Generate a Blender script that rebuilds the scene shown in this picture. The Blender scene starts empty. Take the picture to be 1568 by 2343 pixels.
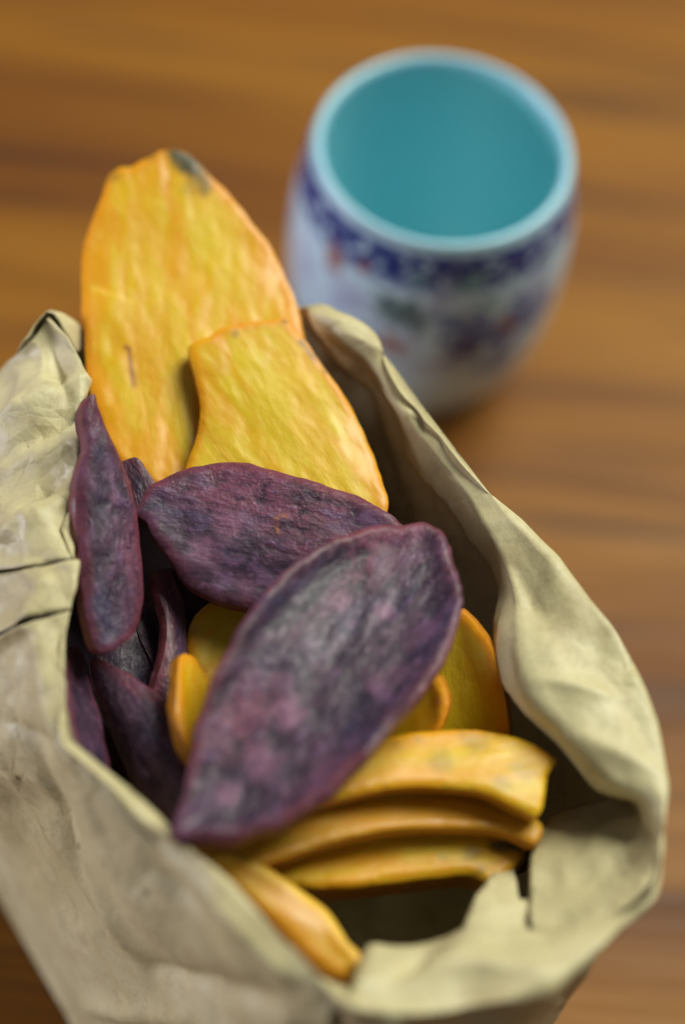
import bpy, bmesh, math, random
import numpy as np
from mathutils import Vector, Matrix, noise
from mathutils.geometry import delaunay_2d_cdt

sc = bpy.context.scene
# ------------------------------------------------------------------ camera
PW, PH = 1568.0, 2342.4                 # measuring frame used for the survey points
LENS, SENSOR = 50.0, 23.6
F = LENS / SENSOR * PH
PITCH, ROLL = math.radians(56.7), math.radians(8.0)
CAM = np.array([0.0, 0.0, 0.542])
fw = np.array([0, math.cos(PITCH), -math.sin(PITCH)])
R0 = np.array([1.0, 0, 0]); U0 = np.cross(R0, fw)
RV = math.cos(ROLL) * R0 + math.sin(ROLL) * U0
UV = -math.sin(ROLL) * R0 + math.cos(ROLL) * U0
cam = bpy.data.cameras.new('camera'); camo = bpy.data.objects.new('camera', cam)
sc.collection.objects.link(camo); sc.camera = camo
m = Matrix(((RV[0], UV[0], -fw[0]), (RV[1], UV[1], -fw[1]), (RV[2], UV[2], -fw[2])))
camo.matrix_world = Matrix.Translation(Vector(CAM)) @ m.to_4x4()
cam.sensor_fit = 'VERTICAL'; cam.sensor_height = SENSOR; cam.lens = LENS
cam.clip_start = 0.02; cam.clip_end = 20
cam.dof.use_dof = True; cam.dof.focus_distance = 0.500; cam.dof.aperture_fstop = 1.9
cam.dof.aperture_blades = 0

# ------------------------------------------------------------------ light
world = bpy.data.worlds.new('World'); sc.world = world; world.use_nodes = True
bg = world.node_tree.nodes['Background']
bg.inputs[0].default_value = (0.80, 0.90, 1.0, 1); bg.inputs[1].default_value = 0.08

def area(name, loc, target, size, power, color):
    l = bpy.data.lights.new(name, 'AREA'); l.shape = 'RECTANGLE'; l.size = size[0]; l.size_y = size[1]
    l.energy = power; l.color = color
    o = bpy.data.objects.new(name, l); sc.collection.objects.link(o); o.location = loc
    o.rotation_euler = (Vector(target) - Vector(loc)).to_track_quat('-Z', 'Y').to_euler()
    return o
area('window_light', (0.52, 0.85, 1.20), (0, 0.26, 0.1), (0.8, 0.7), 20.0, (0.97, 1.0, 0.86))
area('side_window_light', (-1.35, 0.15, 0.23), (0, 0.36, 0.07), (0.8, 0.2), 10.0, (0.93, 0.91, 1.0))
vs = sc.view_settings
vs.view_transform = 'Standard'; vs.look = 'None'; vs.gamma = 1; vs.use_curve_mapping = False
vs.exposure = 0.35

# ------------------------------------------------------------------ helpers
def at(x, y, z):
    d = fw + (x - PW / 2) / F * RV - (y - PH / 2) / F * UV
    return CAM + (z - CAM[2]) / d[2] * d

def crom(pts, n, closed=False):
    """Catmull-Rom through pts (k,d) -> n samples, even in chord length."""
    p = np.asarray(pts, float); k = len(p)
    if closed:
        q = np.vstack([p[-1], p, p[0], p[1]]); segs = k
    else:
        q = np.vstack([2 * p[0] - p[1], p, 2 * p[-1] - p[-2]]); segs = k - 1
    out = []
    for i in range(segs):
        a, b, c, d = q[i:i + 4]
        t = np.linspace(0, 1, 24, endpoint=False)[:, None]
        out.append(0.5 * (2 * b + (c - a) * t + (2 * a - 5 * b + 4 * c - d) * t**2 + (3 * b - a - 3 * c + d) * t**3))
    out = np.vstack(out + [p[:1] if closed else p[-1:]])
    s = np.r_[0, np.cumsum(np.linalg.norm(np.diff(out, axis=0), axis=1))]
    w = np.linspace(0, s[-1], n + 1)[:-1] if closed else np.linspace(0, s[-1], n)
    return np.stack([np.interp(w, s, out[:, j]) for j in range(p.shape[1])], 1)

def link(name, me, parent=None, loc=None):
    o = bpy.data.objects.new(name, me); sc.collection.objects.link(o)
    if loc is not None: o.location = loc
    if parent is not None: o.parent = parent
    return o

def tag(o, label, cat, group=None):
    o['label'] = label; o['category'] = cat
    if group: o['group'] = group
    return o

def mesh(name, v, f, mat, smooth=True):
    me = bpy.data.meshes.new(name); me.from_pydata([tuple(map(float, p)) for p in v], [], f)
    me.materials.append(mat)
    if smooth: me.polygons.foreach_set('use_smooth', [True] * len(me.polygons))
    me.update(); return me

def fattr(me, name, vals):
    a = me.attributes.new(name, 'FLOAT', 'POINT'); a.data.foreach_set('value', np.asarray(vals, np.float32).ravel())

def vattr(me, name, vals):
    a = me.attributes.new(name, 'FLOAT_VECTOR', 'POINT'); a.data.foreach_set('vector', np.asarray(vals, np.float32).ravel())

class NT:
    def __init__(s, name):
        s.mat = bpy.data.materials.new(name); s.mat.use_nodes = True
        s.t = s.mat.node_tree; s.b = s.t.nodes['Principled BSDF']
    def n(s, typ, ins=None, **kw):
        nd = s.t.nodes.new(typ)
        for k, v in kw.items(): setattr(nd, k, v)
        for k, v in (ins or {}).items(): s.set(nd.inputs[k], v)
        return nd
    def set(s, sock, v):
        if isinstance(v, bpy.types.NodeSocket): s.t.links.new(v, sock)
        else: sock.default_value = v
    def attr(s, name, out='Fac'): return s.n('ShaderNodeAttribute', attribute_name=name).outputs[out]
    def noise(s, vec, scale, detail=4, rough=.55, dist=0.0):
        return s.n('ShaderNodeTexNoise', {'Vector': vec, 'Scale': scale, 'Detail': detail, 'Roughness': rough, 'Distortion': dist}).outputs['Fac']
    def mapping(s, vec, scale=(1, 1, 1), loc=(0, 0, 0), rot=(0, 0, 0)):
        return s.n('ShaderNodeMapping', {'Vector': vec, 'Scale': scale, 'Location': loc, 'Rotation': rot}).outputs[0]
    def mix(s, fac, a, b, mode='MIX'):
        nd = s.n('ShaderNodeMix', data_type='RGBA', blend_type=mode)
        s.set(nd.inputs[0], fac); s.set(nd.inputs[6], a); s.set(nd.inputs[7], b); return nd.outputs[2]
    def math(s, op, a, b=0.0, clamp=False):
        nd = s.n('ShaderNodeMath', operation=op, use_clamp=clamp); s.set(nd.inputs[0], a); s.set(nd.inputs[1], b); return nd.outputs[0]
    def rng(s, v, a, b, c=0.0, d=1.0):
        return s.n('ShaderNodeMapRange', {0: v, 1: a, 2: b, 3: c, 4: d}, interpolation_type='SMOOTHSTEP').outputs[0]
    def bump(s, h, strength, dist, nrm=None):
        ins = {'Height': h, 'Strength': strength, 'Distance': dist}
        if nrm is not None: ins['Normal'] = nrm
        return s.n('ShaderNodeBump', ins).outputs[0]
def rgb(r, g, b): return (r, g, b, 1.0)

# ------------------------------------------------------------------ materials
def mat_wood():
    t = NT('varnished_wood'); geo = t.n('ShaderNodeTexCoord').outputs['Object']
    w = t.mapping(geo, rot=(0, 0, math.radians(-2)))
    warp = t.noise(t.mapping(w, scale=(2.2, 6, 1)), 1.0, 2)
    wv = t.n('ShaderNodeVectorMath', {0: w, 1: t.n('ShaderNodeCombineXYZ', {'Y': t.math('MULTIPLY', warp, 0.035)}).outputs[0]}, operation='ADD').outputs[0]
    broad = t.noise(t.mapping(wv, scale=(1.6, 17, 1)), 1.0, 3, .55)
    mid = t.noise(t.mapping(wv, scale=(4.0, 62, 1), loc=(3, 1, 0)), 1.0, 4, .6)
    fine = t.noise(t.mapping(wv, scale=(14, 420, 1), loc=(1, 7, 0)), 1.0, 4, .65)
    c = t.mix(t.rng(broad, .32, .68), rgb(.180, .062, .011), rgb(.295, .120, .016))
    c = t.mix(t.rng(mid, .48, .72, 0, .72), c, rgb(.062, .025, .016))
    c = t.mix(t.rng(mid, .42, .28, 0, .5), c, rgb(.33, .155, .026))
    c = t.mix(t.rng(fine, .45, .7, 0, .35), c, rgb(.09, .035, .014))
    t.set(t.b.inputs['Base Color'], c); t.set(t.b.inputs['Roughness'], t.rng(fine, .3, .7, .38, .52))
    t.b.inputs['Specular IOR Level'].default_value = .14
    t.set(t.b.inputs['Normal'], t.bump(fine, .15, .0006))
    return t.mat

def mat_paper():
    t = NT('kraft_paper'); p = t.n('ShaderNodeTexCoord').outputs['Object']
    n1 = t.noise(p, 26, 4, .6, .4); n2 = t.noise(p, 90, 4, .65); n3 = t.noise(p, 900, 2, .6)
    fib = t.noise(t.mapping(p, scale=(300, 300, 2400)), 1.0, 2)
    c = t.mix(t.rng(n1, .32, .68), rgb(.63, .55, .325), rgb(.54, .455, .245))
    c = t.mix(t.rng(n2, .50, .72, 0, .65), c, rgb(.40, .315, .17))
    c = t.mix(t.rng(n3, .45, .75, 0, .22), c, rgb(.33, .25, .12))
    vo = t.n('ShaderNodeTexVoronoi', {'Vector': p, 'Scale': 62.0}, feature='F1')
    spk = t.math('MULTIPLY', t.rng(vo.outputs['Distance'], .075, .03), t.math('GREATER_THAN', t.n('ShaderNodeSeparateColor', {0: vo.outputs['Color']}).outputs[0], .86))
    c = t.mix(t.math('MULTIPLY', spk, .7), c, rgb(.16, .11, .06))
    t.set(t.b.inputs['Base Color'], c)
    t.set(t.b.inputs['Roughness'], t.rng(n2, .3, .7, .42, .58))
    t.b.inputs['Specular IOR Level'].default_value = .5
    wr = t.noise(p, 45, 3, .5, .2); rid = t.math('ABSOLUTE', t.math('SUBTRACT', wr, .5))
    wp = t.n('ShaderNodeVectorMath', {0: p, 1: t.n('ShaderNodeVectorMath', {0: t.n('ShaderNodeTexNoise', {'Vector': p, 'Scale': 28.0, 'Detail': 2.0}).outputs['Color'], 1: (.02, .02, .02)}, operation='MULTIPLY').outputs[0]}, operation='ADD').outputs[0]
    v1 = t.n('ShaderNodeTexVoronoi', {'Vector': wp, 'Scale': 48.0}, feature='DISTANCE_TO_EDGE').outputs['Distance']
    v2 = t.n('ShaderNodeTexVoronoi', {'Vector': wp, 'Scale': 115.0}, feature='DISTANCE_TO_EDGE').outputs['Distance']
    mk = t.rng(t.noise(p, 17, 2), .40, .62)
    fh = t.math('ADD', t.math('MULTIPLY', v1, 1.0), t.math('MULTIPLY', v2, .35))
    b0 = t.bump(t.math('MULTIPLY', fh, mk), .55, .006)
    b1 = t.bump(rid, .25, .005, b0); b2 = t.bump(t.math('ADD', n3, t.math('MULTIPLY', fib, .6)), .22, .0004, b1)
    t.set(t.b.inputs['Normal'], b2)
    return t.mat

def slice_common(t):
    suv = t.attr('suv', 'Vector'); var = t.n('ShaderNodeSeparateXYZ', {0: t.attr('var', 'Vector')})
    t.edgew = var.outputs[2]
    return suv, t.attr('rimd'), t.attr('char'), t.attr('redm'), var.outputs[0], var.outputs[1]

def mat_orange():
    t = NT('roasted_orange_sweet_potato'); suv, rim, char, redm, yel, dark = slice_common(t)
    st = t.noise(t.mapping(suv, scale=(32, 150, 1)), 1.0, 4, .6, .6)
    bl = t.noise(t.mapping(suv, scale=(55, 95, 1), loc=(5, 2, 0)), 1.0, 4, .6)
    sp = t.noise(t.mapping(suv, scale=(380, 700, 1)), 1.0, 3, .6)
    yf = t.math('ADD', t.math('ADD', t.rng(st, .35, .68), t.rng(rim, .002, .011, -.25, .2)), t.math('SUBTRACT', yel, .5), True)
    c = t.mix(yf, rgb(.74, .345, .006), rgb(.70, .475, .008))
    c = t.mix(t.rng(bl, .50, .72, 0, .6), c, rgb(.74, .50, .03))
    c = t.mix(t.rng(bl, .44, .28, 0, .55), c, rgb(.68, .29, .008))
    c = t.mix(t.rng(sp, .56, .72, 0, .32), c, rgb(.80, .60, .10))
    c = t.mix(t.rng(sp, .42, .28, 0, .25), c, rgb(.58, .25, .008))
    edge = t.rng(t.math('ADD', rim, t.math('MULTIPLY', t.math('SUBTRACT', bl, .5), .0030)), .0034, .0004)
    c = t.mix(t.math('MULTIPLY', t.math('MULTIPLY', edge, t.edgew), t.rng(bl, .35, .6, .55, .95)), c, rgb(.72, .27, .003))
    skin = t.rng(rim, .0, -.0006)  # brown peel on the cut side, darkened further to paint in underside shade
    c = t.mix(t.math('MULTIPLY', skin, .85), c, rgb(.44, .15, .010))
    c = t.mix(dark, c, rgb(.42, .18, .012))
    cn = t.math('MULTIPLY', char, t.rng(sp, .25, .6, .75, 1.15), True)
    c = t.mix(t.math('MULTIPLY', t.attr('pale'), .8), c, rgb(.86, .56, .06)); c = t.mix(cn, c, rgb(.075, .065, .030)); c = t.mix(redm, c, rgb(.22, .025, .025))
    t.set(t.b.inputs['Base Color'], c)
    t.set(t.b.inputs['Roughness'], t.rng(bl, .3, .7, .36, .56))
    t.b.inputs['Specular IOR Level'].default_value = .45
    t.b.inputs['Coat Weight'].default_value = .08; t.b.inputs['Coat Roughness'].default_value = .25
    t.b.inputs['Subsurface Weight'].default_value = .32
    t.b.inputs['Subsurface Radius'].default_value = (1.0, .45, .08); t.b.inputs['Subsurface Scale'].default_value = .003
    fb = t.noise(t.mapping(suv, scale=(90, 900, 1), loc=(4, 4, 0)), 1.0, 3, .6, .5)
    h = t.math('ADD', t.math('MULTIPLY', st, .45), t.math('ADD', t.math('MULTIPLY', sp, .55), t.math('MULTIPLY', fb, .35)))
    t.set(t.b.inputs['Normal'], t.bump(h, t.rng(bl, .35, .65, .12, .38), .0010))
    return t.mat

def mat_purple():
    t = NT('roasted_purple_sweet_potato'); suv, rim, char, redm, pink, dark = slice_common(t)
    st = t.noise(t.mapping(suv, scale=(45, 230, 1)), 1.0, 5, .62, 1.0)
    bl = t.noise(t.mapping(suv, scale=(60, 110, 1), loc=(5, 2, 0)), 1.0, 4, .6, .4)
    big = t.noise(t.mapping(suv, scale=(24, 40, 1), loc=(9, 4, 0)), 1.0, 3, .5)
    sp = t.noise(t.mapping(suv, scale=(420, 780, 1)), 1.0, 4, .65)
    c = t.mix(t.rng(st, .35, .65), rgb(.030, .016, .034), rgb(.088, .044, .076))
    c = t.mix(t.math('MULTIPLY', t.rng(bl, .50, .70), .75), c, rgb(.050, .042, .100))
    pk = t.math('MULTIPLY', t.rng(t.math('ADD', big, t.math('MULTIPLY', t.math('SUBTRACT', pink, .5), .3)), .50, .66), t.rng(sp, .25, .6, .35, .9))
    c = t.mix(pk, c, rgb(.20, .060, .105))
    m5 = t.noise(t.mapping(suv, scale=(150, 240, 1), loc=(2, 6, 0)), 1.0, 3, .6, .3)
    c = t.mix(t.rng(m5, .52, .68, 0, .85), c, rgb(.135, .068, .140))
    c = t.mix(t.rng(m5, .47, .33, 0, .85), c, rgb(.022, .012, .028))
    dk = t.noise(t.mapping(suv, scale=(38, 120, 1), loc=(3, 9, 0)), 1.0, 3, .55, .5)
    c = t.mix(t.rng(dk, .54, .68, 0, .5), c, rgb(.022, .017, .028))
    c = t.mix(t.rng(dk, .44, .30, 0, .4), c, rgb(.150, .056, .105))
    c = t.mix(t.rng(sp, .55, .72, 0, .65), c, rgb(.23, .115, .215))
    c = t.mix(t.rng(sp, .43, .27, 0, .65), c, rgb(.022, .010, .028))
    edge = t.rng(t.math('ADD', rim, t.math('MULTIPLY', t.math('SUBTRACT', bl, .5), .0035)), .0034, .0002)
    c = t.mix(t.math('MULTIPLY', t.math('MULTIPLY', edge, t.rng(big, .35, .6, .35, 1.0)), t.rng(sp, .3, .7, .45, .95)), c, rgb(.21, .045, .065))
    c = t.mix(t.math('MULTIPLY', t.rng(rim, .0001, -.0004), .6), c, rgb(.19, .045, .05))
    c = t.mix(t.math('MULTIPLY', t.attr('pale'), t.rng(sp, .3, .65, .35, .85)), c, rgb(.33, .14, .24))
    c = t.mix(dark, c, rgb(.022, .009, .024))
    c = t.mix(t.math('MULTIPLY', char, t.rng(st, .3, .6, 1.0, .55)), c, rgb(.016, .012, .022)); c = t.mix(redm, c, rgb(.36, .13, .045))
    t.set(t.b.inputs['Base Color'], c)
    t.set(t.b.inputs['Roughness'], t.rng(sp, .3, .7, .55, .30))
    t.b.inputs['Coat Weight'].default_value = .10; t.b.inputs['Coat Roughness'].default_value = .22
    t.b.inputs['Specular IOR Level'].default_value = .27
    h = t.math('ADD', t.math('ADD', t.math('MULTIPLY', m5, 1.1), t.math('MULTIPLY', st, .55)), t.math('ADD', t.math('MULTIPLY', sp, .55), t.math('MULTIPLY', bl, .5)))
    t.set(t.b.inputs['Normal'], t.bump(h, t.rng(big, .35, .62, .3, .7), .0013))
    return t.mat

def mat_glaze(name, col=None, attr=None, rough=.16):
    t = NT(name)
    if attr: t.set(t.b.inputs['Base Color'], t.attr(attr, 'Color'))
    else:
        n = t.noise(t.n('ShaderNodeTexCoord').outputs['Object'], 30, 3)
        t.set(t.b.inputs['Base Color'], t.mix(n, rgb(*[c * .93 for c in col]), rgb(*col)))
    t.b.inputs['Roughness'].default_value = rough; t.b.inputs['Specular IOR Level'].default_value = .5
    return t.mat

WOOD, PAPER, ORANGE, PURPLE = mat_wood(), mat_paper(), mat_orange(), mat_purple()
PORC = mat_glaze('painted_porcelain', attr='paint', rough=.2)
CELADON = mat_glaze('celadon_glaze', (.33, .73, .81))
RIMG = mat_glaze('pale_blue_rim_glaze', (.40, .68, .82))
CLAY = mat_glaze('unglazed_foot', (.52, .50, .46), rough=.7)

# ------------------------------------------------------------------ table
def build_table():
    bm = bmesh.new(); bmesh.ops.create_cube(bm, size=1)
    bmesh.ops.scale(bm, vec=(1.5, 1.5, .03), verts=bm.verts); bmesh.ops.translate(bm, vec=(0, .45, -.015), verts=bm.verts)
    bmesh.ops.bevel(bm, geom=bm.edges[:], offset=.004, segments=3, affect='EDGES')
    me = bpy.data.meshes.new('tabletop'); bm.to_mesh(me); bm.free(); me.materials.append(WOOD)
    o = link('tabletop', me); o['kind'] = 'structure'; o['label'] = 'orange brown varnished wooden tabletop with dark grain'
build_table()

# ------------------------------------------------------------------ teacup
CUPH = .095
cupc = at(1016, 335, CUPH); CX, CY = cupc[0], cupc[1]
CUP_OUT = [(.0352, .0950), (.0365, .0935), (.0378, .0885), (.0393, .080), (.0405, .070), (.0409, .058), (.0403, .044), (.0384, .030), (.0345, .0175), (.0300, .0095), (.0272, .0062)]
def revolve(name, prof, mat, nseg=192, parent=None, closed=False):
    v, f = [], []
    k = len(prof)
    for i in range(nseg):
        a = 2 * math.pi * i / nseg
        for r, z in prof: v.append((r * math.cos(a), r * math.sin(a), z))
    for i in range(nseg):
        j = (i + 1) % nseg
        for q in range(k - 1): f.append((i * k + q, j * k + q, j * k + q + 1, i * k + q + 1))
    return link(name, mesh(name, v, f, mat), parent)
def build_cup():
    root = bpy.data.objects.new('teacup', None); sc.collection.objects.link(root); root.location = (CX, CY, 0)
    tag(root, 'rounded blue and white porcelain teacup with turquoise inside, standing on the wood', 'teacup')
    prof = crom(CUP_OUT[1:], 110)
    body = revolve('body', [tuple(p) for p in prof], PORC, 420, root)
    me = body.data; co = np.empty(len(me.vertices) * 3); me.vertices.foreach_get('co', co); co = co.reshape(-1, 3)
    ang = np.arctan2(co[:, 1], co[:, 0]); z = co[:, 2]; r = np.hypot(co[:, 0], co[:, 1])
    col = np.tile(np.array([.50, .72, .90]), (len(co), 1))
    rnd = random.Random(4)
    nz = np.array([noise.fractal(Vector(p) * 260, 1.0, 2.0, 3) for p in co])
    nz2 = np.array([noise.noise(Vector(p) * 420 + Vector((7, 3, 1))) for p in co])
    nz3 = np.array([noise.noise(Vector(p) * 95 + Vector((2, 8, 1))) for p in co])
    def paint(mask, c):
        mk = np.clip(mask, 0, 1)[:, None]; col[:] = col * (1 - mk) + np.array(c) * mk
    NAVY, BLUE, GREEN, RUST, TEAL, LAV = (.018, .045, .24), (.045, .12, .42), (.05, .12, .13), (.30, .10, .07), (.16, .36, .42), (.36, .43, .68)
    # washes of pale blue
    paint(np.clip((nz3 - .12) * 2.2, 0, .45) * (z < .074), LAV)
    # border under the lip: navy ground with pale scrolls between two lines
    band = ((z > .0800) & (z < .0905)).astype(float)
    th = ang * 26
    scroll = np.sin(th * 1.0 + 2.2 * np.sin(z * 700)) * np.cos((z - .084) * 360 + np.sin(th * .5) * 1.5)
    paint(band * np.clip(1.0 - 1.0 * np.clip((scroll + nz2 * .9 - .35) * 2.2, 0, 1), .12, 1), NAVY)
    paint(np.exp(-((z - .0793) / .0006) ** 2), BLUE); paint(np.exp(-((z - .0910) / .0007) ** 2), NAVY)
    paint(np.exp(-((z - .0125) / .0007) ** 2) * .7, BLUE)
    # painted flowers, leaves and twigs: (survey x, y) for the ones on the near side, rest around the back
    px = {}
    def hit(x, y):
        d = fw + (x - PW / 2) / F * RV - (y - PH / 2) / F * UV; d = d / np.linalg.norm(d)
        P = CAM + d[None, :] * np.linspace(.4, .8, 4000)[:, None] - np.array([CX, CY, 0])
        zr = np.array([p[::-1] for p in CUP_OUT[::-1]])
        inside = (np.hypot(P[:, 0], P[:, 1]) < np.interp(P[:, 2], zr[:, 0], zr[:, 1])) & (P[:, 2] < .0945) & (P[:, 2] > .004)
        i = np.argmax(inside); return math.atan2(P[i, 1], P[i, 0]), P[i, 2]
    spots = []
    for (x, y, sx, sy, rot, c, ragged) in [
        (765, 590, .0042, .0062, .3, RUST, .5), (832, 612, .0022, .0028, 0, RUST, .4), (700, 600, .004, .007, .5, LAV, .8),
        (800, 690, .010, .004, .7, LAV, .7), (935, 725, .0085, .0065, -.5, GREEN, .9), (885, 700, .006, .004, .5, GREEN, .7),
        (890, 790, .006, .005, .2, RUST, .9), (960, 640, .002, .003, .2, TEAL, .3), (1075, 650, .0075, .0032, .4, TEAL, .6),
        (1120, 690, .004, .002, -.6, TEAL, .5), (1095, 770, .0105, .0095, .4, BLUE, .9), (1060, 800, .007, .006, .2, NAVY, .9),
        (1190, 730, .012, .010, .6, BLUE, .9), (1240, 700, .007, .006, .2, BLUE, .8), (1170, 850, .008, .006, .3, BLUE, .8), (1040, 740, .006, .004, -.4, BLUE, .8), (1160, 742, .0036, .0036, 0, RUST, .7), (1130, 830, .009, .005, -.3, BLUE, .8),
        (1235, 640, .004, .010, -.3, LAV, .6), (1255, 590, .005, .002, .8, TEAL, .5), (980, 840, .011, .003, -.2, LAV, .7),
        (1010, 690, .003, .007, -.5, LAV, .5), (740, 760, .008, .006, .1, LAV, .8)]:
        a, zz = hit(x, y); spots.append((a, zz, sx, sy, rot, c, ragged))
    for k in range(26):
        a = math.radians(rnd.uniform(5, 175)); spots.append((a, rnd.uniform(.022, .066), rnd.uniform(.003, .010), rnd.uniform(.003, .008), rnd.uniform(-1, 1), rnd.choice([NAVY, BLUE, GREEN, RUST, TEAL, BLUE]), .8))
    for a, zz, sx, sy, rot, c, rg in spots:
        da = (ang - a + math.pi) % (2 * math.pi) - math.pi
        X = da * .0405; Y = z - zz; u = X * math.cos(rot) + Y * math.sin(rot); v = -X * math.sin(rot) + Y * math.cos(rot)
        q = np.sqrt((u / sx) ** 2 + (v / sy) ** 2)
        pet = 1 + .25 * np.sin(5 * np.arctan2(v / sy, u / sx) + rot * 3)
        paint(np.clip((pet - q + rg * nz * .55) * 3, 0, 1) * .85, c)
    ca = me.color_attributes.new('paint', 'FLOAT_COLOR', 'POINT')
    ca.data.foreach_set('color', np.c_[col, np.ones(len(col))].astype(np.float32).ravel())
    rim = crom([(.0366, .0932), (.0362, .0944), (.0353, .0952), (.0343, .0948), (.0337, .0936), (.0336, .0925)], 20)
    revolve('rim', [tuple(p) for p in rim], RIMG, 192, root)
    inn = crom([(.0336, .0926), (.0345, .088), (.0358, .080), (.0370, .070), (.0374, .058), (.0366, .044), (.0340, .030), (.029, .0185), (.021, .0125), (.010, .0105), (.0001, .0102)], 60)
    revolve('inner_bowl', [tuple(p) for p in inn], CELADON, 192, root)
    foot = crom([(.0273, .0064), (.0264, .0035), (.0258, .0006), (.0250, .0), (.0235, .0002), (.0228, .002), (.0222, .0062), (.012, .0066), (.0001, .0066)], 40)
    revolve('foot_ring', [tuple(p) for p in foot], CLAY, 160, root)
build_cup()

# ------------------------------------------------------------------ sheets cut to an outline
def sheet(outline, anchors, sp=.0009, wob=0.0, seed=0.0):
    """outline: survey points lying on the plane through three anchors (x, y, height) -> local frame, triangles."""
    A = [at(*a) for a in anchors]
    n = np.cross(A[1] - A[0], A[2] - A[0]); n /= np.linalg.norm(n)
    if n @ (CAM - A[0]) < 0: n = -n
    def onplane(x, y):
        d = fw + (x - PW / 2) / F * RV - (y - PH / 2) / F * UV
        return CAM + d * (((A[0] - CAM) @ n) / (d @ n))
    P = np.array([onplane(*q) for q in outline])
    c = P.mean(0); Q = P - c
    w, V = np.linalg.eigh(Q.T @ Q); e1 = V[:, 2]; e1 = e1 - n * (e1 @ n); e1 /= np.linalg.norm(e1); e2 = np.cross(n, e1)
    q2 = np.c_[Q @ e1, Q @ e2]
    per = np.linalg.norm(np.diff(np.vstack([q2, q2[:1]]), axis=0), axis=1).sum()
    q2 = crom(q2, max(40, int(per / sp)), True)
    if wob:
        nn = len(q2); q2 = q2 * np.array([1 + wob * noise.fractal(Vector((p[0] * 140, p[1] * 140, seed)), 1.0, 2.0, 3) for p in q2])[:, None]
    if 0.5 * np.sum(q2[:, 0] * np.roll(q2[:, 1], -1) - np.roll(q2[:, 0], -1) * q2[:, 1]) < 0: q2 = q2[::-1]
    def dist(p):
        a = q2; b = np.roll(q2, -1, 0); ab = b - a
        t = np.clip(((p[:, None] - a) * ab).sum(2) / (ab**2).sum(1), 0, 1)
        return np.linalg.norm(p[:, None] - (a + t[..., None] * ab), axis=2).min(1)
    def inside(p):
        a = q2; b = np.roll(q2, -1, 0); x, y = p[:, :1], p[:, 1:]
        cr = ((a[:, 1] > y) != (b[:, 1] > y)) & (x < (b[:, 0] - a[:, 0]) * (y - a[:, 1]) / (b[:, 1] - a[:, 1] + 1e-15) + a[:, 0])
        return cr.sum(1) % 2 == 1
    lo, hi = q2.min(0), q2.max(0)
    gx, gy = np.meshgrid(np.arange(lo[0], hi[0], sp), np.arange(lo[1], hi[1], sp * .866))
    gx = gx + (np.arange(gx.shape[0]) % 2)[:, None] * sp * .5
    g = np.c_[gx.ravel(), gy.ravel()]; g = g[inside(g)]; dg = dist(g); g = g[dg > sp * .55]; 
    allp = np.vstack([q2, g]); nb = len(q2)
    S = 1000.0
    r = delaunay_2d_cdt([Vector(p * S) for p in allp], [], [list(range(nb))], 1, 1e-6)
    vv = np.array([(p.x, p.y) for p in r[0]]) / S
    tris = [tuple(f) for f in r[2]]
    orig = r[3]; bidx = {}
    for i, o in enumerate(orig):
        for k in o:
            if k < nb: bidx[k] = i
    ring = [bidx[k] for k in range(nb)]
    d = dist(vv); d[ring] = 0
    return dict(c=c, n=n, e1=e1, e2=e2, v=vv, tris=tris, ring=ring, d=d, onplane=onplane)

def fbm(p, s, seed, octv=3): return noise.fractal(Vector((p[0] * s[0], p[1] * s[1], seed)), 1.0, 2.0, octv)

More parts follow.
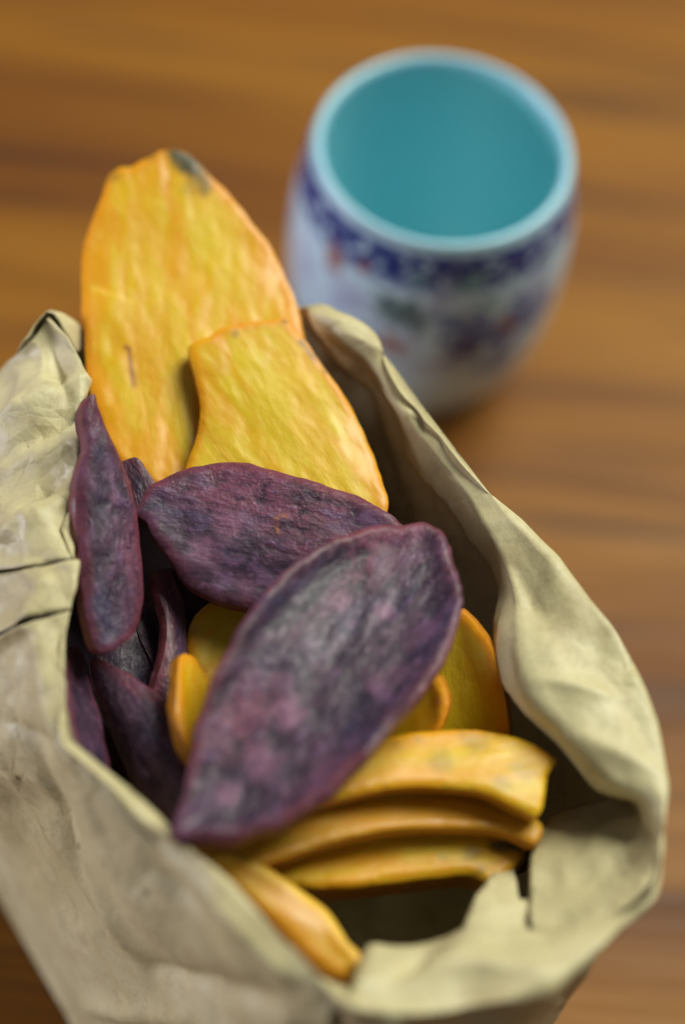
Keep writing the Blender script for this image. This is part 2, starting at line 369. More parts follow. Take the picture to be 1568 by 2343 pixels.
SLICE_N = [0]
def potato_slice(label, kind, outline, anchors, thick=.005, bend=(0, 0, 0), yel=.5, dark=0.0, chars=(), reds=(), pales=(), lip=.0, round_=.45, rough=1.0, under=0.0, edgew=1.0, name=None, group=None, sp=.0009, lipw=.0035):
    SLICE_N[0] += 1; seed = SLICE_N[0] * 7.31
    s = sheet(outline, anchors, sp, .018 if kind == 'o' else .03, seed); v, d = s['v'], s['d']; nb = len(s['ring'])
    L = np.abs(v[:, 0]).max(); Wd = np.abs(v[:, 1]).max()
    re = thick * round_ * .8
    k = np.clip(1 - d / re, 0, 1); prof = thick * .12 * (1 - np.sqrt(np.clip(1 - k**2, 0, 1)))       # rounded shoulder
    h = bend[0] * (v[:, 0] / L) ** 2 + bend[1] * (v[:, 1] / Wd) ** 2 + bend[2] * (v[:, 0] / L) * (v[:, 1] / Wd)
    lown = np.array([fbm(p, (28, 42), seed, 2) for p in v]) * .0011 * rough
    mid = np.array([fbm(p, (110, 260), seed + 3, 3) for p in v]) * .00032 * rough
    lipz = lip * np.exp(-((d - .0012) / lipw) ** 2) - lip * .35 * np.clip(d / .01, 0, 1)
    top = h + lown + mid + lipz - prof
    bot = h + lown * .9 - thick + prof + .3 * mid[::-1]
    ctr = s['c']; e1, e2, n = s['e1'], s['e2'], s['n']
    def W3(p2, z): return np.outer(p2[:, 0], e1) + np.outer(p2[:, 1], e2) + np.outer(z, n)
    sh3 = np.array([0, under, 0]); T = W3(v, top); B = W3(v, bot) + sh3; N = len(v)
    ring = np.array(s['ring']); rp = v[ring]
    tan = np.roll(rp, -1, 0) - np.roll(rp, 1, 0); tan /= np.linalg.norm(tan, axis=1)[:, None]; out = np.c_[tan[:, 1], -tan[:, 0]]
    wob = np.array([fbm(p, (180, 180), seed + 9, 2) for p in rp]) * .0004
    sides = []
    for fr, o in ((.2, .02), (.5, .05), (.8, .02)):
        sides.append(W3(rp + out * (o * thick + wob)[:, None], top[ring] * (1 - fr) + bot[ring] * fr) + sh3 * fr)
    verts = np.vstack([T, B] + sides)
    f = [tuple(t) for t in s['tris']] + [tuple(x + N for x in t[::-1]) for t in s['tris']]
    rows = [list(ring)] + [[2 * N + j * nb + i for i in range(nb)] for j in range(3)] + [list(ring + N)]
    for a, b in zip(rows[:-1], rows[1:]):
        for i in range(nb):
            j = (i + 1) % nb; f.append((a[i], b[i], b[j], a[j]))
    sharp_pairs = {tuple(sorted((int(rows[q][i]), int(rows[q][(i + 1) % nb])))) for q in (0, 4) for i in range(nb)}
    nm = name or {'o': 'orange_sweet_potato_slice', 'p': 'purple_sweet_potato_slice'}[kind]
    me = mesh(nm, verts, f, ORANGE if kind == 'o' else PURPLE)
    sh = me.attributes.new('sharp_edge', 'BOOLEAN', 'EDGE')
    sh.data.foreach_set('value', [tuple(sorted(e.vertices)) in sharp_pairs for e in me.edges])
    rimd = np.r_[d, d * .6, np.full(3 * nb, -.0008)]
    allv = np.vstack([v, v + .03, rp, rp, rp])
    fattr(me, 'rimd', rimd)
    vattr(me, 'suv', np.c_[allv, np.full(len(allv), seed)])
    vattr(me, 'var', np.tile([yel, dark, edgew], (len(allv), 1)))
    def spots(lst):
        out_ = np.zeros(len(allv))
        for sp_ in lst:
            if len(sp_) == 4:
                x, y, rpx, st = sp_; p0 = p1 = s['onplane'](x, y)
            else:
                x, y, x1, y1, rpx, st = sp_; p0, p1 = s['onplane'](x, y), s['onplane'](x1, y1)
            a = np.array([(p0 - ctr) @ e1, (p0 - ctr) @ e2]); b = np.array([(p1 - ctr) @ e1, (p1 - ctr) @ e2]); rr = rpx * .000098
            ab = b - a; tt = np.clip(((allv - a) @ ab) / max(ab @ ab, 1e-12), 0, 1)
            dd = np.linalg.norm(allv - (a + tt[:, None] * ab), axis=1)
            jit = np.array([noise.noise(Vector((p[0] * 320, p[1] * 320, seed))) for p in allv])
            out_ = np.maximum(out_, st * np.clip(1.5 - 1.3 * dd / rr + .5 * jit, 0, 1))
        return out_
    fattr(me, 'char', spots(chars)); fattr(me, 'redm', spots(reds)); fattr(me, 'pale', spots(pales))
    o = link(nm, me, loc=ctr)
    tag(o, label, 'sweet potato slice', group or ('orange sweet potato slices in the bag' if kind == 'o' else 'purple sweet potato slices in the bag'))
    return o

# orange slices
potato_slice('largest orange slice, standing out past the back rim with charred grey tip', 'o',
    [(355,352),(400,343),(440,362),(482,400),(535,455),(590,522),(635,590),(662,645),(682,705),(700,790),(690,900),(630,1040),(530,1140),(420,1150),(345,1105),(285,1065),(240,1005),(215,930),(201,870),(194,800),(188,690),(187,600),(198,540),(215,490),(236,440),(250,402),(275,386),(300,384),(325,368)],
    [(400,345,.135),(380,1130,.1125),(680,720,.1245)], .0045, (.0015,-.001,.0), yel=.36,
    chars=[(405,356,448,394,34,1.0),(448,394,470,430,26,.6),(395,352,26,.8),(345,358,20,.5),(258,405,24,.45),(455,410,36,.5),(440,430,30,.3)], reds=[(288,795,296,800,8,.95),(296,800,308,885,6,.8)], pales=[(218,658,305,692,9,.8),(470,470,40,.3),(450,640,30,.35)])
potato_slice('yellow slice with a ragged bitten top edge, lying over the largest orange slice', 'o',
    [(434,792),(446,776),(480,764),(500,748),(540,737),(600,728),(652,722),(672,745),(702,775),(742,832),(790,902),(830,972),(856,1040),(875,1100),(886,1165),(865,1235),(780,1275),(650,1262),(520,1205),(440,1135),(420,1085),(427,1060),(442,1020),(456,965),(460,912),(450,872),(438,832)],
    [(560,735,.1305),(865,1160,.1195),(430,1080,.121)], .0048, (-.001,-.002,.001), yel=.85,
    chars=[(650,728,9,1.0),(690,775,722,815,8,.75),(722,815,750,850,7,.55),(540,760,12,.4),(838,1000,6,.6)])
potato_slice('yellow slice in shade under the two crossed purple slices', 'o',
    [(432,1440),(470,1385),(540,1360),(650,1350),(720,1420),(660,1540),(560,1600),(470,1600),(440,1530)],
    [(440,1450,.107),(620,1400,.108),(550,1560,.104)], .005, yel=.95)
potato_slice('small upright orange tip beside the purple slices', 'o',
    [(413,1508),(428,1494),(446,1504),(462,1524),(482,1552),(500,1620),(490,1700),(455,1745),(430,1720),(415,1680),(404,1620),(408,1560)],
    [(425,1500,.121),(500,1600,.113),(440,1730,.122)], .003, (0,-.001,0), yel=.3, pales=[(440,1570,10,.5)])
potato_slice('yellow slice with a thin orange rim, tucked beside the right paper wall', 'o',
    [(1050,1398),(1072,1408),(1095,1432),(1128,1480),(1152,1545),(1165,1610),(1170,1685),(1130,1760),(1040,1760),(960,1700),(950,1600),(985,1490),(1015,1430)],
    [(1060,1400,.121),(1168,1670,.108),(960,1600,.104)], .003, (.001,.004,0), yel=.9, lip=.0006, rough=.5)
potato_slice('small curled yellow slice with a raised lip', 'o',
    [(985,1538),(1005,1552),(1020,1580),(1028,1612),(1022,1648),(1000,1685),(950,1740),(870,1740),(830,1700),(870,1640),(930,1580)],
    [(990,1540,.119),(1020,1650,.113),(880,1700,.105)], .0028, (0,.004,0), yel=.8, lip=.0012, reds=[(905,1640,14,.3)], lipw=.0018)
potato_slice('thick yellow and brown slice, uppermost of the three leaning on each other', 'o',
    [(690,1835),(760,1745),(850,1692),(930,1671),(1020,1662),(1100,1664),(1180,1680),(1238,1705),(1264,1726),(1274,1738),(1258,1765),(1248,1815),(1240,1850),(1222,1858),(1170,1836),(1100,1806),(1000,1794),(900,1796),(800,1815)],
    [(1050,1665,.1190),(1000,1796,.1200),(1255,1765,.1185)], .0075, (0,-.0008,0), yel=.72, under=.0015, edgew=.15, round_=.1, rough=.7,
    chars=[(1195,1760,36,.34),(1010,1740,34,.30),(1090,1695,36,.30),(900,1700,26,.26),(1150,1790,26,.30),(1060,1675,1150,1680,14,.3),(1266,1738,8,.4),(960,1690,14,.2),(820,1760,16,.2)])
potato_slice('narrow orange slice with brown skin edge, middle of the three leaning together', 'o',
    [(450,1930),(560,1885),(700,1835),(800,1800),(900,1780),(1000,1775),(1120,1790),(1195,1835),(1230,1868),(1244,1892),(1218,1925),(1150,1898),(1050,1890),(900,1895),(750,1925),(600,1975),(500,1972)],
    [(900,1780,.1105),(900,1895,.1125),(1240,1890,.1110)], .0060, yel=.22, dark=.42, under=.001, edgew=.15, round_=.1, rough=.7)
potato_slice('orange slice with a scorched pointed end, lowest of the three leaning together', 'o',
    [(600,1985),(700,1930),(800,1890),(900,1860),(1010,1850),(1110,1870),(1172,1905),(1207,1936),(1192,1962),(1160,1990),(1128,2018),(1080,1996),(1000,2000),(900,2010),(800,2021),(715,2022),(640,2012)],
    [(1000,1880,.1035),(900,2010,.1050),(1200,1936,.1040)], .0125, yel=.5, dark=.12, under=.002, edgew=.15, round_=.08, rough=.7,
    chars=[(1130,1935,1190,1938,20,.85),(1080,1950,26,.5),(1100,1990,14,.4),(1010,1960,18,.25)])
potato_slice('orange slice with a bright yellow edge, resting inside the folded front cuff', 'o',
    [(462,1990),(484,1962),(520,1955),(548,1955),(566,1968),(600,1968),(650,2000),(715,2040),(752,2068),(778,2110),(800,2152),(830,2184),(815,2235),(775,2235),(720,2200),(640,2120),(530,2030)],
    [(490,1965,.116),(828,2190,.113),(740,2065,.114)], .005, (0,-.003,.0), yel=.25, dark=.38, chars=[(812,2222,16,.6)], lip=.0008, lipw=.002, pales=[(500,1965,560,1965,12,1),(570,1975,640,2010,14,1),(640,2010,740,2075,15,1),(740,2075,785,2140,15,1),(785,2140,815,2190,11,.9)])  # darkened face and pale edge put shade and light into the colour
# purple slices
potato_slice('purple slice lying crosswise with a small round hole, over the yellow slice', 'p',
    [(322,1138),(342,1108),(385,1085),(430,1064),(490,1051),(550,1051),(610,1064),(680,1084),(750,1108),(820,1133),(872,1163),(915,1190),(965,1245),(950,1310),(850,1385),(720,1402),(605,1387),(560,1381),(500,1369),(450,1346),(420,1317),(398,1288),(378,1258),(350,1222),(332,1192),(311,1168)],
    [(325,1150,.1265),(910,1190,.1290),(600,1385,.1225)], .0045, (-.001,-.003,.001), yel=.66, lip=.0008,
    chars=[(652,1198,18,.8),(332,1155,16,.5),(420,1130,30,.45),(700,1130,34,.4),(800,1180,30,.35),(660,1270,26,.35)], pales=[(520,1200,46,.6),(470,1260,40,.6),(560,1340,30,.45),(600,1160,20,.4)], reds=[(632,1184,655,1178,5,.9),(632,1190,638,1215,4,.9)])
potato_slice('largest purple slice, lying on top of the pile with a raised pinkish rim', 'p',
    [(1000,1200),(1022,1222),(1032,1246),(1042,1300),(1052,1370),(1045,1440),(1010,1528),(960,1602),(900,1672),(830,1750),(755,1815),(680,1865),(600,1900),(520,1914),(460,1912),(422,1908),(403,1893),(408,1868),(426,1800),(433,1760),(446,1690),(470,1605),(502,1530),(552,1448),(612,1368),(680,1300),(760,1245),(840,1210),(900,1195),(955,1187)],
    [(1000,1200,.1350),(405,1888,.1310),(1045,1440,.1335)], .005, (-.002,.0035,.0), yel=.52, lip=.0013, lipw=.0026,
    chars=[(790,1290,560,1480,26,.6),(560,1480,490,1640,16,.45),(830,1260,980,1250,16,.4),(700,1790,480,1880,14,.35)],
    pales=[(660,1630,42,.9),(600,1740,46,.85),(520,1810,30,.7),(880,1395,28,.7),(780,1370,34,.5),(640,1560,30,.55),(860,1560,32,.4),(960,1215,20,.5),(1010,1260,16,.5)])
potato_slice('slender purple slice standing upright against the left paper wall', 'p',
    [(217,898),(226,930),(246,975),(274,1030),(298,1080),(314,1130),(328,1190),(335,1250),(341,1320),(337,1390),(314,1440),(274,1476),(242,1492),(220,1470),(208,1420),(198,1340),(192,1270),(184,1200),(183,1120),(190,1065),(204,1018),(193,968),(196,925)],
    [(205,905,.1425),(172,1200,.1335),(325,1320,.123)], .0045, (0,-.003,0), yel=.30, lip=.0006, chars=[(268,1222,12,.8),(240,1430,40,.5),(200,1300,16,.4)], pales=[(262,1140,14,.6),(255,1090,10,.6),(270,1190,10,.5)])
potato_slice('small dark reddish purple scrap below the largest orange slice', 'p',
    [(278,1062),(296,1048),(314,1046),(332,1070),(352,1098),(360,1130),(335,1190),(305,1180),(290,1120)],
    [(280,1060,.122),(350,1100,.121),(310,1180,.118)], .004, yel=.5, dark=.45)
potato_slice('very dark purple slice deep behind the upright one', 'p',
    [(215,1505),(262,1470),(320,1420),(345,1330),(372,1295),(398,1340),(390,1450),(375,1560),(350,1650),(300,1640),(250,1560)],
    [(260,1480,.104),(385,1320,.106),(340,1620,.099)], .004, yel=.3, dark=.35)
potato_slice('curled glossy purple slice standing on edge beside the small orange tip', 'p',
    [(372,1305),(390,1296),(402,1320),(416,1352),(436,1388),(452,1412),(446,1470),(428,1545),(408,1610),(380,1650),(362,1630),(368,1560),(382,1480),(386,1420),(376,1360)],
    [(375,1300,.116),(452,1412,.108),(370,1640,.110)], .0035, (0,-.003,.002), yel=.45, dark=.1, rough=1.2)
potato_slice('pointed purple slice folded along its length beside the largest purple slice', 'p',
    [(206,1508),(250,1520),(312,1558),(362,1606),(408,1666),(436,1730),(436,1830),(404,1908),(340,1860),(272,1790),(238,1690),(212,1590)],
    [(206,1511,.108),(432,1730,.1165),(400,1895,.112)], .004, (0,-.007,0), yel=.42, dark=.1)
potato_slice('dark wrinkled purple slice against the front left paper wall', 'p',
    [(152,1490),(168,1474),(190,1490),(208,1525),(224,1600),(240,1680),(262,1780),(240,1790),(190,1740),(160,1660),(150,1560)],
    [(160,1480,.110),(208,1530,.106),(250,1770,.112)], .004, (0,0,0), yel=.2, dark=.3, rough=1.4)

# filler slices added low in the bag to darken the gaps between pieces
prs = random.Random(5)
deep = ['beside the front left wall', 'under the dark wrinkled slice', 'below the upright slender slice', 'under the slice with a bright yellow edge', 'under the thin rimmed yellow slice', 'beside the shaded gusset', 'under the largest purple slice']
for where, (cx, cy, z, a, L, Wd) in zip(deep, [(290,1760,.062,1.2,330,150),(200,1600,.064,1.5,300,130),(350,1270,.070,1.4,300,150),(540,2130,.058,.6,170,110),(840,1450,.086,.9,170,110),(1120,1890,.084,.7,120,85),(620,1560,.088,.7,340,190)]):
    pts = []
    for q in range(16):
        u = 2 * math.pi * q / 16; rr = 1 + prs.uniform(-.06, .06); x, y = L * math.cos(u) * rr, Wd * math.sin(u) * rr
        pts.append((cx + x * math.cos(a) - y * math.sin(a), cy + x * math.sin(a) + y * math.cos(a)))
    potato_slice('added dark purple filler slice deep in the bag, ' + where, 'p', pts,
        [(cx, cy - 80, z + prs.uniform(-.004, .004)), (cx + 80, cy, z), (cx, cy + 80, z + prs.uniform(-.004, .004))], .005, yel=.3, dark=.4, sp=.0016, group='filler slices added deep in the bag')

# ------------------------------------------------------------------ paper bag
BAG = bpy.data.objects.new('paper_bag', None); sc.collection.objects.link(BAG)
BAG.location = (-.03, .215, 0)
tag(BAG, 'crumpled brown paper bag with its top rolled down, full of sweet potato slices', 'paper bag')
OFF = np.array(BAG.location)
Dq, Cq, Bq, Aq = np.array([-.075, .325]), np.array([.047, .160]), np.array([.005, .118]), np.array([-.125, .280])
def base(t):
    """t 0..4 round the base: 0 back corner, 1 right corner, 2 near corner, 3 left corner."""
    c = [Dq, Cq, Bq, Aq, Dq]; i = min(int(t), 3); p = c[i] + (c[i + 1] - c[i]) * (t - i)
    ctr = (Dq + Cq + Bq + Aq) / 4
    return np.array([*(p + (ctr - p) * .02), .0006])
ZC = .128
def stn(C, E, M=None, bt=0.0, zc=ZC, ez=-.010, mz=-.0025, S=None, Wm=None):
    c = at(*C, zc); e = at(*E, zc + ez)
    mm = at(*M, zc + mz) if M else (c * .5 + e * .5 + np.array([0, 0, .0025]))
    b = base(bt)
    out = b - c; 
    s = at(*S) if S else c + np.array([out[0] * .03, out[1] * .03, -.006])
    w = at(*Wm) if Wm else s * .52 + b * .48
    if not Wm and .2 < bt < 1.0: w = w + np.array([.78, .63, 0]) * .013 * min(1, (bt - .2) / .15, (1.02 - bt) / .08)
    w2 = w * .35 + b * .65 + np.array([0, 0, .004])
    return [e, mm, c, s, w, w2, b]
back = [
  stn((112,722),(150,800),bt=3.30,zc=.130,S=(62,785,.126),Wm=(-10,872,.108)),
  stn((150,735),(190,800),bt=3.75,zc=.123), stn((230,790),(245,850),bt=3.97,zc=.112), stn((380,790),(385,850),bt=.05,zc=.108), stn((520,760),(530,820),bt=.12,zc=.109),
  stn((620,715),(640,785),bt=.18,zc=.115), stn((692,700),(705,775),(698,738),bt=.24,zc=.122), stn((770,728),(757,806),(765,765),bt=.30), stn((850,770),(820,867),(838,815),bt=.36),
  stn((935,890),(884,936),(912,915),bt=.44), stn((1020,995),(930,1052),(975,1010),bt=.52), stn((1140,1150),(1030,1172),(1078,1140),bt=.60),
  stn((1250,1272),(1100,1252),(1140,1245),bt=.68), stn((1330,1360),(1140,1335),(1172,1340),bt=.75), stn((1397,1437),(1143,1440),(1188,1430),bt=.82),
  stn((1462,1540),(1160,1555),(1200,1530),bt=.88), stn((1505,1650),(1206,1618),(1240,1605),bt=.92), stn((1520,1740),(1287,1702),(1320,1690),bt=.95),
  stn((1523,1800),(1367,1806),(1400,1780),bt=.97), stn((1521,1855),(1455,1838),(1480,1835),bt=.99), stn((1517,1930),(1474,1915),(1496,1922),bt=1.0),
  stn((1511,2000),(1492,2000),(1502,2000),bt=1.0), stn((1492,2056),(1478,2044),(1486,2052),bt=1.02), stn((1420,2122),(1405,2080),(1414,2100),bt=1.08),
  stn((1345,2185),(1321,2120),(1330,2150),bt=1.16), stn((1270,2238),(1241,2151),(1252,2190),bt=1.25), stn((1183,2282),(1150,2150),(1160,2215),bt=1.36),
  stn((1060,2308),(1056,2140),(1056,2220),bt=1.5), stn((953,2322),(953,2157),(950,2240),bt=1.64), stn((875,2318),(849,2154),(858,2235),bt=1.76),
  stn((815,2308),(816,2190),(812,2255),bt=1.85), stn((775,2285),(800,2270),(790,2280),bt=1.92,ez=-.016),
]
def lw(C, bt, zc=ZC, S=None, Wm=None, inn=(-8, 62)):
    return stn(C, (C[0] + inn[0], C[1] + inn[1]), (C[0] + inn[0] * .5, C[1] + inn[1] * .4), bt, zc, -.018, -.006, S, Wm)
front = [
  lw((712,2212),2.0,S=(660,2255,.1235)), lw((640,2140),2.08,S=(585,2190,.1235)), lw((560,2062),2.18,S=(500,2110,.1235)), lw((480,1980),2.27,S=(420,2025,.1235)),
  lw((395,1898),2.36,S=(335,1940,.1235)), lw((300,1812),2.45,S=(245,1850,.1235)), lw((205,1735),2.54,S=(170,1775,.1235)), lw((160,1692),2.62,S=(115,1715,.124)),
  lw((150,1610),2.70,S=(95,1620,.1255),Wm=(-40,1760,.085)), lw((150,1520),2.78,S=(80,1530,.126),Wm=(-70,1640,.095)), lw((152,1462),2.84,S=(70,1455,.126),Wm=(-85,1560,.098)),
  lw((162,1395),2.8825,zc=.1285,S=(40,1434,.1262),Wm=(-75,1496,.108)),
]
midp = [
  lw((162,1394),2.8825,zc=.1285,S=(40,1419,.1262),Wm=(-75,1496,.108)), lw((168,1350),2.91,zc=.129,S=(90,1350,.128),Wm=(-75,1400,.110)), lw((176,1282),2.9475,zc=.130,S=(50,1304,.127),Wm=(-95,1330,.108)),
]
upper = [
  lw((175,1274),2.9475,zc=.131,S=(50,1294,.128),Wm=(-95,1330,.108)), lw((172,1200),2.98,zc=.131,S=(70,1210,.128),Wm=(-100,1250,.110)), lw((174,1130),3.02,zc=.131,S=(70,1130,.128),Wm=(-100,1180,.110)),
  lw((182,1050),3.06,zc=.131,S=(75,1060,.127),Wm=(-95,1110,.110)), lw((188,980),3.10,zc=.131,S=(80,990,.127),Wm=(-90,1040,.110)), lw((190,900),3.15,zc=.130,S=(85,920,.127),Wm=(-70,980,.110)),
  lw((186,830),3.20,zc=.129,S=(88,850,.127),Wm=(-45,920,.110)), lw((158,768),3.25,zc=.129,S=(85,800,.126),Wm=(-25,885,.109)), stn((112,722),(150,800),bt=3.30,zc=.130,S=(62,785,.126),Wm=(-10,872,.108)),
]
def seg_crease(a, b, w, amp): return (a, b, w, amp)
CREASES = [
  seg_crease((-20,1010,.122),(195,862,.128),.0035,.0030), seg_crease((60,1010,.124),(185,935,.128),.0030,-.0030), seg_crease((110,780,.126),(150,905,.127),.006,-.0034),
  seg_crease((-10,1085,.122),(190,1010,.128),.0030,.0018), seg_crease((40,1150,.125),(130,1080,.128),.004,-.0026), seg_crease((0,1240,.125),(170,1120,.129),.004,.0024),
  seg_crease((150,1140,.129),(175,1260,.129),.003,-.0022), seg_crease((20,1350,.124),(150,1330,.128),.006,.0012), seg_crease((0,1600,.11),(140,1520,.126),.004,-.0012),
  seg_crease((60,1720,.11),(180,2020,.08),.004,-.0020), seg_crease((0,1650,.11),(90,1720,.12),.004,-.0018), seg_crease((180,1950,.1),(330,2250,.07),.005,.0018),
  seg_crease((330,2220,.09),(620,2300,.1),.004,-.0030), seg_crease((330,2000,.122),(480,2120,.122),.003,-.0016), seg_crease((470,2040,.124),(640,2230,.122),.003,.0014),
  seg_crease((200,2300,.06),(420,2342,.07),.004,.0020), seg_crease((880,900,.124),(1000,1000,.127),.0030,-.0020), seg_crease((940,960,.126),(990,985,.127),.002,.0015),
  seg_crease((1180,1290,.126),(1270,1460,.127),.004,.0016), seg_crease((1230,1560,.125),(1420,1600,.128),.004,-.0014), seg_crease((1350,1480,.128),(1480,1720,.128),.003,.0012),
  seg_crease((860,800,.127),(1010,1010,.128),.0022,.0010), seg_crease((1300,1690,.124),(1490,1760,.128),.004,-.0016), seg_crease((900,2230,.124),(1010,2150,.12),.003,.0015),
  seg_crease((1000,2210,.123),(1230,2230,.125),.004,-.0022), seg_crease((1100,2290,.127),(1400,2180,.12),.003,.0012), seg_crease((690,2260,.12),(900,2342,.118),.003,-.002),
  seg_crease((720,725,.128),(860,800,.127),.003,-.0010)]
rnd = random.Random(11)
def rand_creases(ctrs, n):
    out = []
    for _ in range(n):
        c = np.array(rnd.choice(ctrs)) + np.array([rnd.gauss(0, .01) for _ in range(3)])
        d = np.array([rnd.gauss(0, 1) for _ in range(3)]); d /= np.linalg.norm(d); l = rnd.uniform(.006, .02)
        out.append((c - d * l, c + d * l, rnd.uniform(.0012, .0035), rnd.choice((-1, 1)) * rnd.uniform(.0003, .0011)))
    return out
def loft(name, cols, seed, n_down=0, step=.0011, parent=BAG):
    cols = np.array(cols); k = len(cols)
    L = np.linalg.norm(np.diff(cols[:, 2], axis=0), axis=1).sum(); na = max(6, int(L / step))
    # resample every control row with the same station parameter
    def along(j):
        p = cols[:, j]; q = np.vstack([2 * p[0] - p[1], p, 2 * p[-1] - p[-2]])
        s = np.r_[0, np.cumsum(np.linalg.norm(np.diff(cols[:, 2], axis=0), axis=1) + .002)]
        x = np.linspace(0, s[-1], na); i = np.clip(np.searchsorted(s, x, side='right') - 1, 0, k - 2); t = ((x - s[i]) / (s[i + 1] - s[i]))[:, None]
        a, b, c, d = q[i], q[i + 1], q[i + 2], q[i + 3]
        return .5 * (b + (c - b) * t) + .5 * 0.5 * (2 * b + (c - a) * t + (2 * a - 5 * b + 4 * c - d) * t**2 + (3 * b - a - 3 * c + d) * t**3)
    R = [along(j) for j in range(7)]
    def column(p):
        q = np.vstack([2 * p[0] - p[1], p, 2 * p[-1] - p[-2]]); out = []
        for j, cnt in enumerate((12, 12, 14, 34, 14, 6)):
            a, b, c, d = q[j:j + 4]; t = np.linspace(0, 1, cnt, endpoint=False)[:, None]
            out.append(.85 * (b + (c - b) * t) + .15 * 0.5 * (2 * b + (c - a) * t + (2 * a - 5 * b + 4 * c - d) * t**2 + (3 * b - a - 3 * c + d) * t**3))
        return np.vstack(out + [p[-1:]])
    G = np.array([column(np.array([R[j][i] for j in range(7)])) for i in range(na)]); n_down = G.shape[1]
    du = np.gradient(G, axis=0); dv = np.gradient(G, axis=1); nn = np.cross(du, dv); nn /= np.linalg.norm(nn, axis=2)[..., None] + 1e-12
    flat = G.reshape(-1, 3); disp = np.zeros(len(flat))
    ctrs = [flat[i] for i in range(0, len(flat), 37)]
    vv = flat - CAM; dep = vv @ fw; fx = PW / 2 + F * (vv @ RV) / dep; fy = PH / 2 - F * (vv @ UV) / dep
    def snap(p):
        d2 = np.hypot(fx - p[0], fy - p[1])
        if d2.min() > 40: return None
        near = np.where(d2 < d2.min() + 8)[0]; return flat[near[np.argmin(dep[near])]]
    own = [(snap(a), snap(b), w * .75, amp * 2.1) for a, b, w, amp in CREASES]
    own = [c for c in own if c[0] is not None and c[1] is not None]
    for a, b, w, amp in own + rand_creases(ctrs, int(na * .30)):
        ab = b - a; t = np.clip(((flat - a) @ ab) / (ab @ ab + 1e-12), 0, 1); d = np.linalg.norm(flat - (a + t[:, None] * ab), axis=1)
        fade = np.clip(1 - np.abs(t - .5) * 1.2, .25, 1)
        disp += amp * np.exp(-d / w) * fade
    sg = np.sign((nn.reshape(-1, 3) * (CAM - flat)).sum(1).mean()) or 1
    lowf = np.array([noise.fractal(Vector(p * 38) + Vector((seed, 0, 0)), 1.0, 2.0, 3) for p in flat]) * .0004
    fac = np.zeros(len(flat)); wr = random.Random(21)
    wx = np.array([[noise.noise(Vector(p * 16) + Vector((q * 9, 0, 4))) for q in range(3)] for p in flat]) * .010
    for q in range(14):
        dn = np.array([wr.gauss(0, 1) for _ in range(3)]); dn /= np.linalg.norm(dn); lam = wr.uniform(.018, .055) if q < 7 else wr.uniform(.006, .016)
        ph = ((flat + wx) @ dn) / lam + wr.random(); tri = np.abs(ph - np.floor(ph) - .5) * 4 - 1
        am = np.array([max(0, noise.noise(Vector(p * 22) + Vector((q * 3.7, 1, 0))) + .12) for p in flat])
        fac += tri * am * lam * (.055 if q < 7 else .055)
    z = flat[:, 2]; keep = np.clip(z / .01, 0, 1)
    flat = flat + nn.reshape(-1, 3) * ((disp + lowf + fac) * keep * sg)[:, None]
    # ragged torn edge
    G2 = flat.reshape(na, n_down, 3)
    for i in range(na):
        j = noise.noise(Vector((i * .35, seed, 0))) * .0010 + noise.noise(Vector((i * .08, seed, 3))) * .0018
        dirn = G2[i, 0] - G2[i, 2]; dirn /= np.linalg.norm(dirn) + 1e-9
        for q, wt in ((0, 1.0), (1, .6), (2, .3)): G2[i, q] += dirn * j * wt
    flat = G2.reshape(-1, 3); flat[:, 2] = np.maximum(flat[:, 2], .0005)
    f = []
    for i in range(na - 1):
        for j in range(n_down - 1):
            a = i * n_down + j; f.append((a, a + 1, a + n_down + 1, a + n_down))
    me = mesh(name, flat - OFF, f, PAPER)
    o = link(name, me, parent)
    md = o.modifiers.new('paper_thickness', 'SOLIDIFY'); md.thickness = .00018; md.offset = 0
    return o
loft('bag_wall', back, 1.0); w2 = loft('bag_wall', [back[-1]] + front, 1.0)
w2['label'] = 'outer front wall of the bag, facing away from the window'
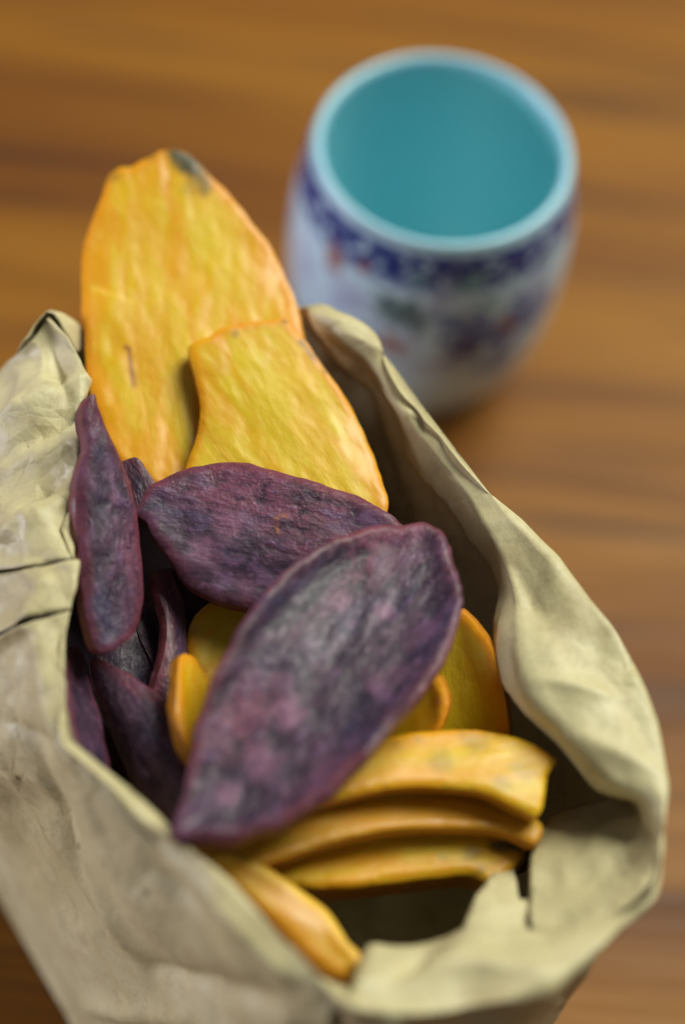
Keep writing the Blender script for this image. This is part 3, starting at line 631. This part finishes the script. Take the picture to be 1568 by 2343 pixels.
fl = loft('paper_flap', midp, 3.0); fl['label'] = 'narrow strip of paper between two slits'
loft('paper_flap', upper, 5.0)['label'] = 'crumpled corner flap of the bag'
def paper_patch(name, outline, anchors, seed, bend=(0, 0), amp=1.0, label=None):
    s = sheet(outline, anchors, .0012); v = s['v']
    L = np.abs(v[:, 0]).max(); Wd = np.abs(v[:, 1]).max()
    h = bend[0] * (v[:, 0] / L) ** 2 + bend[1] * (v[:, 1] / Wd) ** 2 + np.array([fbm(p, (45, 60), seed, 3) * .0016 + noise.voronoi(Vector((p[0] * 90, p[1] * 90, seed)))[0][0] * .0022 for p in v]) * amp
    P = s['c'] + np.outer(v[:, 0], s['e1']) + np.outer(v[:, 1], s['e2']) + np.outer(h, s['n'])
    o = link(name, mesh(name, P - OFF, s['tris'], PAPER), BAG)
    md = o.modifiers.new('paper_thickness', 'SOLIDIFY'); md.thickness = .00022; md.offset = 0
    if label: o['label'] = label
    return o
paper_patch('inner_fold', [(1168,1955),(1178,2010),(1188,2066),(1212,2062),(1222,2110),(1245,2160),(1200,2230),(1100,2210),(1050,2145),(1068,2098),(1085,2062),(1122,2015)],
    [(1170,1960,.099),(1056,2140,.1165),(1235,2150,.1155)], 2.0, (0, -.002), label='lit paper fold standing inside the front right corner')
paper_patch('gusset_panel', [(1224,2130),(1221,2060),(1231,1990),(1248,1920),(1285,1868),(1350,1845),(1430,1825),(1490,1860),(1512,1940),(1505,2040),(1420,2110),(1330,2150),(1250,2180)],
    [(1224,2130,.1125),(1270,1880,.1005),(1500,2000,.1215)], 6.0, (0, .003), label='shaded side gusset folded into the bag')
def bag_floor():
    n = 40; pts = [base(i * 4 / n) for i in range(n)]; c = np.mean(pts, axis=0)
    v = [p - OFF + np.array([0, 0, .0008]) for p in pts] + [c - OFF + np.array([0, 0, .0012])]
    o = link('bag_base', mesh('bag_base', v, [(i, (i + 1) % n, n) for i in range(n)], PAPER), BAG)
    o.modifiers.new('paper_thickness', 'SOLIDIFY').thickness = .00022
bag_floor()
